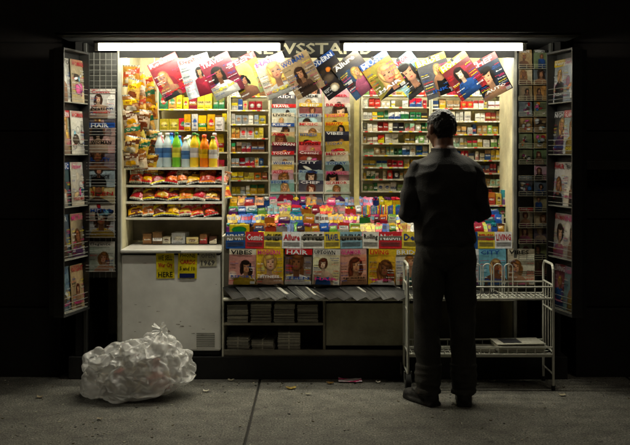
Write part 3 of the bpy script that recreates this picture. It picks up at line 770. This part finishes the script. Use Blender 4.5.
    nt.links.new(nz.outputs['Fac'],mr.inputs['Value']); nt.links.new(mr.outputs[0],m2.inputs[0])
    nt.links.new(b.outputs[0],m1.inputs[1]); nt.links.new(tl.outputs[0],m1.inputs[2]); nt.links.new(m1.outputs[0],m2.inputs[1]); nt.links.new(tp.outputs[0],m2.inputs[2])
    nt.links.new(m2.outputs[0],nt.nodes['Material Output'].inputs[0])
    # fine streaky wrinkles
    mp=nt.nodes.new('ShaderNodeMapping'); mp.inputs['Scale'].default_value=(1,1,.35); mp.inputs['Rotation'].default_value=(0,.5,0)
    n2b=nt.nodes.new('ShaderNodeTexNoise'); n2b.inputs['Scale'].default_value=34; n2b.inputs['Distortion'].default_value=.8; n2b.inputs['Detail'].default_value=3
    nt.links.new(tc.outputs['Object'],mp.inputs['Vector']); nt.links.new(mp.outputs[0],n2b.inputs['Vector'])
    bp2=nt.nodes.new('ShaderNodeBump'); bp2.inputs['Strength'].default_value=.4; bp2.inputs['Distance'].default_value=.008
    nt.links.new(n2b.outputs['Fac'],bp2.inputs['Height']); nt.links.new(bp2.outputs[0],b.inputs['Normal']); nt.links.new(bp2.outputs[0],b.inputs['Coat Normal'])
    me2.materials.clear(); me2.materials.append(m); o=bpy.data.objects.new('bag_skin',me2); scene.collection.objects.link(o); o.parent=e
    prof=[(.05,-.03),(.030,-.010),(.018,.002),(.015,.008),(.022,.014),(.032,.022),(.040,.030),(.044,.034)]
    n=72; vs=[];fs=[]
    A=Matrix.Translation(top+Vector((.03,0,.035)))@Matrix.Rotation(math.radians(70),4,'Y')@Matrix.Rotation(math.radians(25),4,'X')
    for j,(r_,z_) in enumerate(prof):
        for i in range(n):
            a=2*math.pi*i/n; pl=1+.16*math.sin(a*7+noise.noise(Vector((math.cos(a)*2,math.sin(a)*2,j*.3)))*3)*(1 if j!=3 else .3)+.25*noise.noise(Vector((math.cos(a)*1.6,math.sin(a)*1.6,j*.4)))
            zz_=z_+(.02*noise.noise(Vector((math.cos(a)*2,math.sin(a)*2,9))) if j>5 else 0)
            vs.append(A@Vector((r_*pl*math.cos(a),r_*.7*pl*math.sin(a),zz_)))
    for j in range(len(prof)-1):
        for i in range(n): fs.append((j*n+i,j*n+(i+1)%n,(j+1)*n+(i+1)%n,(j+1)*n+i))
    kn=bpy.data.meshes.new('tied_neck'); kn.from_pydata([tuple(v) for v in vs],[],fs); kn.materials.append(m)
    kn.polygons.foreach_set('use_smooth',np.ones(len(kn.polygons),bool))
    ko=bpy.data.objects.new('tied_neck',kn); scene.collection.objects.link(ko); ko.parent=e
    mb=MB(); rr=random.Random(3)
    for i in range(75):
        a=rr.uniform(0,6.28); q=rr.uniform(0,1)**.6; x=cx+q*.22*math.cos(a); y_=cy+q*.14*math.sin(a); z=rr.uniform(.05,.24-.12*q)
        M=Matrix.Translation((x,y_,z))@Matrix.Rotation(rr.uniform(0,6),4,Vector((rr.random(),rr.random(),rr.random())).normalized())
        c=hexc(rr.choice(['8a7a5a','b09a70','5a4a3a','d8d2c4','3a3a38','a8894a','9a9a90','6a5a3a','a83a2a']))
        mb.box((0,0,0),(rr.uniform(.05,.12),rr.uniform(.04,.09),rr.uniform(.01,.05)),c,M)
    mb.obj('rubbish',M_PRINT,e)

# ================================================================ LITTER
def scrap(cx,cy,w,d,col,name,mat=M_PRINT,leaf=False):
    m_=MB(); n=8; vs=[];fs=[]
    for j in range(n+1):
        for i in range(n+1):
            u=-1+2*i/n; v=-1+2*j/n
            ww=(1-abs(u)**2*.8) if leaf else 1-.15*abs(noise.noise(Vector((u*2,cx*5,0))))
            z=.006+.010*abs(noise.noise(Vector((u*1.6+cx*7,v*1.6,cy))))+(.006*u*u)
            vs.append((cx+u*w/2*(1-.12*v*noise.noise(Vector((v,cy,1)))),cy+v*d/2*ww,z))
    for j in range(n):
        for i in range(n): fs.append((j*(n+1)+i,j*(n+1)+i+1,(j+1)*(n+1)+i+1,(j+1)*(n+1)+i))
    cl=[col[(k//3)%len(col)] for k in range(len(fs))]
    m_.add(vs,fs,cl,None,True); m_.obj(name,mat)
yg=lambda py: FL*CH/(py-152)-CD
y1=yg(381.5); scrap(X(350,y1),y1,.15,.10,[(.95,.85,.88),(.9,.25,.5),(.95,.9,.92)],'candy_wrapper')
y1=yg(389); scrap(X(291,y1),y1,.065,.05,[(.75,.65,.35),(.65,.55,.28)],'fallen_leaf',leaf=True)
for px,py,w_,c in((492,382,.045,(.7,.68,.6)),(231,381,.04,(.75,.72,.62)),(308,395,.03,(.6,.58,.5)),(206,392,.035,(.8,.78,.7)),(40,398,.04,(.55,.5,.4)),(562,396,.04,(.7,.66,.55)),(378,383,.03,(.85,.82,.75)),(100,420,.03,(.6,.55,.45))):
    y1=yg(py); scrap(X(px,y1),y1,w_,w_*.8,[c],'paper_scrap')
y1=yg(384); scrap(X(330,y1),y1,.05,.035,[(.5,.38,.2)],'fallen_leaf',leaf=True)
rr=random.Random(11); m_=MB()
for i in range(420):
    x=rr.uniform(-2.3,2.3); y_=rr.uniform(-1.6,-.06) if rr.random()<.7 else rr.uniform(-.22,-.05); s=rr.uniform(.002,.008)
    c=rr.choice([(.5,.48,.4),(.15,.13,.1),(.8,.78,.7),(.35,.3,.2)])
    M=Matrix.Translation((x,y_,s*.3))@Matrix.Rotation(rr.uniform(0,3),4,'Z'); m_.box((0,0,0),(s*2,s,s*.5),c,M)
m_.obj('grit',M_PRINT)

# ================================================================ MAN
def man():
    e=empty('man'); ox,oy=.772,-.66
    body_v=[];body_f=[]
    def addm(vs,fs):
        o=len(body_v); body_v.extend(tuple(v) for v in vs); body_f.extend(tuple(o+k for k in f) for f in fs)
    def ellip(c,rad,rot=None,seg=16):
        M=Matrix.Translation(c)@(rot.to_4x4() if rot else Matrix())@Matrix.Diagonal((*rad,1))
        nv=seg//2+2; vs=[M@Vector((0,0,1))]; fs=[]
        for j in range(1,nv):
            ph=math.pi*j/nv
            for i in range(seg):
                a=2*math.pi*i/seg; vs.append(M@Vector((math.sin(ph)*math.cos(a),math.sin(ph)*math.sin(a),math.cos(ph))))
        vs.append(M@Vector((0,0,-1))); last=len(vs)-1
        for i in range(seg): fs.append((0,1+i,1+(i+1)%seg)); fs.append((last,last-seg+(i+1)%seg,last-seg+i))
        for j in range(nv-2):
            for i in range(seg):
                a=1+j*seg+i; b=1+j*seg+(i+1)%seg; fs.append((a,a+seg,b+seg,b))
        addm(vs,fs)
    def frustum(p0,p1,r0,r1,n=16):
        p0=Vector(p0);p1=Vector(p1); d=p1-p0
        q=d.to_track_quat('Z','Y').to_matrix(); A=[];B=[]
        for i in range(n):
            a=2*math.pi*i/n; u=q@Vector((math.cos(a),math.sin(a),0)); A.append(p0+u*r0); B.append(p1+u*r1)
        fs=[(i,(i+1)%n,n+(i+1)%n,n+i) for i in range(n)]+[tuple(range(n-1,-1,-1)),tuple(range(n,2*n))]
        addm(A+B,fs)
    def chain(pts,rs,n=16):
        for p,r_ in zip(pts,rs): ellip(p,(r_,r_,r_),seg=n)
        for i in range(len(pts)-1): frustum(pts[i],pts[i+1],rs[i],rs[i+1],n)
    def loft(rings,n=32):
        vs=[]
        for (cx,cy,z,rx,ry) in rings:
            for i in range(n):
                a=2*math.pi*i/n; c,s=math.cos(a),math.sin(a)
                vs.append((cx+rx*math.copysign(abs(c)**.85,c),cy+ry*math.copysign(abs(s)**.9,s),z))
        m=len(rings); fs=[(j*n+i,j*n+(i+1)%n,(j+1)*n+(i+1)%n,(j+1)*n+i) for j in range(m-1) for i in range(n)]
        fs+=[tuple(range(n-1,-1,-1)),tuple(range((m-1)*n,m*n))]
        addm(vs,fs)
    loft([(0,0,.955,.176,.132),(0,0,.975,.188,.142),(0,0,1.03,.184,.138),(0,-.003,1.12,.178,.134),(0,-.008,1.22,.184,.138),(0,-.012,1.32,.196,.142),
          (0,-.012,1.38,.192,.135),(0,-.008,1.425,.165,.115),(0,0,1.46,.120,.095),(0,.006,1.495,.078,.078),(0,.012,1.515,.064,.068)])
    loft([(0,0,.86,.172,.125),(0,0,.92,.178,.13),(0,0,.97,.172,.125)])
    frustum((0,.008,1.48),(0,.03,1.60),.060,.056)
    frustum((0,.006,1.485),(0,.012,1.525),.080,.070)
    for s,kx,ax in((-1,-.100,-.100),(1,.112,.114)):
        chain([(s*.086,0,.88),(s*.094,.004,.72),(kx,.012,.50),((kx+ax)/2,-.004,.30),(ax,-.012,.115)],[.098,.092,.076,.069,.066],20)
        ellip((ax,-.012,.075),(.072,.078,.03))
    ellip((0,-.035,.90),(.15,.10,.10))
    for s,ax,yaw in((-1,-.105,.55),(1,.116,-.12)):
        Rz=Matrix.Rotation(yaw,3,'Z'); c=Vector((ax,-.012,0))
        def L(x,y,z): return c+Rz@Vector((x,y,z))
        ellip(L(0,-.045,.045),(.042,.05,.048),Rz); ellip(L(0,.06,.045),(.045,.09,.042),Rz); ellip(L(0,.145,.034),(.048,.07,.034),Rz); frustum(L(0,-.03,.05),L(0,-.01,.12),.042,.045)
        bmv=[(-.043,-.085),(.043,-.085),(.052,.12),(.035,.2),(-.035,.2),(-.052,.12)]
        addm([L(a,b,.0) for a,b in bmv]+[L(a,b,.022) for a,b in bmv],[(i,(i+1)%6,6+(i+1)%6,6+i) for i in range(6)]+[(5,4,3,2,1,0),(6,7,8,9,10,11)])
    hands=[]
    for s in(-1,1):
        sh_=Vector((s*.168,-.005,1.385)); el=Vector((s*.222,-.03,1.135)); wr=Vector((s*.130,.235,1.115))
        mid=(sh_+el)/2+Vector((s*.004,-.006,0)); fm=(el+wr)/2
        chain([sh_,mid,el],[.062,.058,.054]); chain([el,fm,wr],[.054,.049,.042])
        chain([Vector((s*.10,0,1.425)),sh_],[.05,.062])
        hd=Vector((-s*.35,.90,.10)).normalized()
        chain([wr,wr+hd*.03],[.027,.027],12)
        side=Vector((0,0,1)); q=Matrix((hd.cross(side).normalized(),hd,side)).transposed()
        ellip(wr+hd*.06,(.016,.045,.040),q)
        for k in range(4):
            b=wr+hd*.092+side*(.027-.018*k); Lf=[.040,.046,.042,.032][k]
            inn=Vector((-s,0,0)); m1=b+hd*Lf*.75+inn*.006; m2=m1+(hd*.35+inn*.9).normalized()*Lf*.6; m3=m2+(inn-hd*.35).normalized()*Lf*.45
            chain([b-hd*.02,b,m1,m2,m3],[.0095,.0095,.009,.0085,.0078],10)
        tb=wr+hd*.03+side*.028; t1=tb+(hd*.6+side*.5+Vector((-s*.5,0,0))).normalized()*.04; t2=t1+(hd*.7+Vector((-s*.7,0,0))).normalized()*.032
        chain([tb-hd*.01,tb,t1,t2],[.013,.012,.0105,.009],10)
        hands.append(wr)
    pv=Vector((0,.02,1.545)); HM=Matrix.Translation(pv)@Matrix.Rotation(math.radians(30),4,'Z')@Matrix.Rotation(math.radians(-14),4,'X')
    H3=HM.to_3x3()
    def he(c,rad): ellip(HM@Vector(c),rad,H3,24)
    he((0,.0,.112),(.078,.096,.098)); he((0,-.014,.122),(.083,.092,.090)); he((0,.042,.062),(.056,.058,.066)); he((0,.078,.018),(.026,.022,.018)); he((0,.104,.076),(.012,.020,.014)); he((0,.096,.095),(.009,.014,.026))
    he((0,.080,.118),(.055,.016,.012)); he((0,.088,.045),(.024,.014,.010))
    for s in(-1,1): he((s*.086,-.005,.085),(.012,.020,.033)); he((s*.042,.07,.07),(.022,.02,.02))
    me=bpy.data.meshes.new('b'); me.from_pydata(body_v,[],body_f)
    ob=bpy.data.objects.new('b',me); scene.collection.objects.link(ob)
    rm=ob.modifiers.new('r','REMESH'); rm.mode='VOXEL'; rm.voxel_size=.006
    sm=ob.modifiers.new('s','SMOOTH'); sm.factor=.5; sm.iterations=5
    dg=bpy.context.evaluated_depsgraph_get(); me2=bpy.data.meshes.new_from_object(ob.evaluated_get(dg)); bpy.data.objects.remove(ob)
    HI=HM.inverted()
    def region(c):
        h=HI@c
        if c.z>1.522 or (h.z>.0 and h.length<.24 and c.z>1.5 and abs(c.x)<.09):
            j=.010*noise.noise(c*30)
            ear=abs(h.x)>.080 and .05<h.z<.120 and -.03<h.y<.02
            if ear: return 3
            if h.z+j>.155: return 2
            if h.z+j>.09 and h.y<.045: return 2
            if h.z+j>.028 and h.y<-.015: return 2
            return 3
        if c.y>.2:
            for w in hands:
                el=Vector((math.copysign(.222,w.x),-.03,1.135)); d=(w-el).normalized()
                if (c-w).dot(d)>.004 and (c-w).length<.20: return 3
        if c.z<.068: return 4
        if c.z<.965: return 1
        return 0
    C,N=coords_normals(me2); out=C.copy(); regs=[]
    for i in range(len(C)):
        c=Vector(C[i]); rg=region(c); regs.append(rg); d=0
        if rg==1:
            d=.012*noise.noise(Vector((c.x*5,c.y*5,c.z*7)))+.009*(1-2*abs(noise.noise(Vector((c.x*7+4+c.z*3,c.y*6,c.z*7-abs(c.x)*12)))))
            if c.z<.24: d+=.007*(1-2*abs(noise.noise(Vector((c.x*6,c.y*6,c.z*22)))))
        elif rg==0:
            d=.010*noise.noise(Vector((c.x*7,c.y*7,c.z*5)))+.012*(1-2*abs(noise.noise(Vector((c.x*6+c.z*7,c.y*5,c.z*6+abs(c.x)*8)))))-.005
        elif rg==2:
            d=.007*noise.noise(c*28)+.006*noise.noise(c*75)+.002
        out[i]=C[i]+N[i]*d
    me2.vertices.foreach_set('co',out.ravel()); me2.update()
    cols=[(.12,.105,.095),(.15,.14,.11),(.10,.075,.055),(.45,.29,.20),(.095,.08,.07)]
    at=me2.color_attributes.new('Col','FLOAT_COLOR','POINT')
    LC=[(*lin(c),1) for c in cols]
    at.data.foreach_set('color',np.array([LC[r_] for r_ in regs],np.float32).ravel())
    me2.materials.clear(); me2.materials.append(M_CLOTH); me2.materials.append(M_SKIN); me2.materials.append(M_HAIR)
    for p in me2.polygons:
        p.use_smooth=True; rg=regs[p.vertices[0]]; p.material_index=1 if rg==3 else (2 if rg==2 else 0)
    T=Matrix.Translation((ox,oy,0)); CM=T@HM
    ob=bpy.data.objects.new('body',me2); scene.collection.objects.link(ob); ob.parent=e; ob.location=(ox,oy,0)
    mb=MB()
    for s in(-1,1):
        for rad,yy,col in((.0115,.087,(.85,.83,.8)),(.0062,.0945,(.12,.07,.04))):
            c=CM@Vector((s*.029,yy,.098)); v_=[];f_=[]
            for j in range(7):
                for i in range(10):
                    ph=math.pi*j/6; a=2*math.pi*i/10; v_.append(c+Vector((rad*math.sin(ph)*math.cos(a),rad*math.sin(ph)*math.sin(a),rad*math.cos(ph))))
            for j in range(6):
                for i in range(10): f_.append((j*10+i,j*10+(i+1)%10,(j+1)*10+(i+1)%10,(j+1)*10+i))
            mb.add(v_,f_,col,None,True)
    mb.obj('eyes',M_SKIN,e)
    mb=MB()
    for s in(-1,1):
        M=Matrix.Translation((ox,oy+.375,1.10))@Matrix.Rotation(math.radians(-38),4,'X')@Matrix.Rotation(s*.22,4,'Z')
        mb.box((s*.085,0,.06),(.165,.004,.22),(.85,.83,.78),M)
        for q in range(10): mb.rect(s*.085-.06,s*.085+.06,-.03+q*.018,-.022+q*.018,-.0028,(.3,.3,.3),M)
    mb.obj('open_magazine',M_PRINT,e)
hid=[o for o in scene.collection.objects]
for o in hid: scene.collection.objects.unlink(o)
man()
trash()
for o in hid: scene.collection.objects.link(o)

# ================================================================ WORLD, SUN, CAMERA
w=bpy.data.worlds.new('World'); scene.world=w; w.use_nodes=True; nt=w.node_tree
bg=nt.nodes['Background']; sky=nt.nodes.new('ShaderNodeTexSky'); sky.sky_type='NISHITA'; sky.sun_disc=False
sky.sun_elevation=math.radians(1); sky.sun_rotation=math.radians(200)
nt.links.new(sky.outputs[0],bg.inputs[0]); bg.inputs[1].default_value=.003
sd=bpy.data.lights.new('sun','SUN'); sd.energy=.14; sd.angle=math.radians(12); sd.color=(1,.88,.68)
so=bpy.data.objects.new('sun',sd); scene.collection.objects.link(so)
so.rotation_euler=(math.radians(38),0,math.radians(18))
cam=bpy.data.cameras.new('camera'); co=bpy.data.objects.new('camera',cam); scene.collection.objects.link(co)
co.location=(0,-CD,CH); co.rotation_euler=(math.pi/2,0,0)
cam.sensor_width=36; cam.lens=FL/630*36; cam.shift_y=-70.5/630; cam.clip_end=1000
scene.camera=co
scene.view_settings.view_transform='Standard'; scene.view_settings.look='None'; scene.view_settings.exposure=0
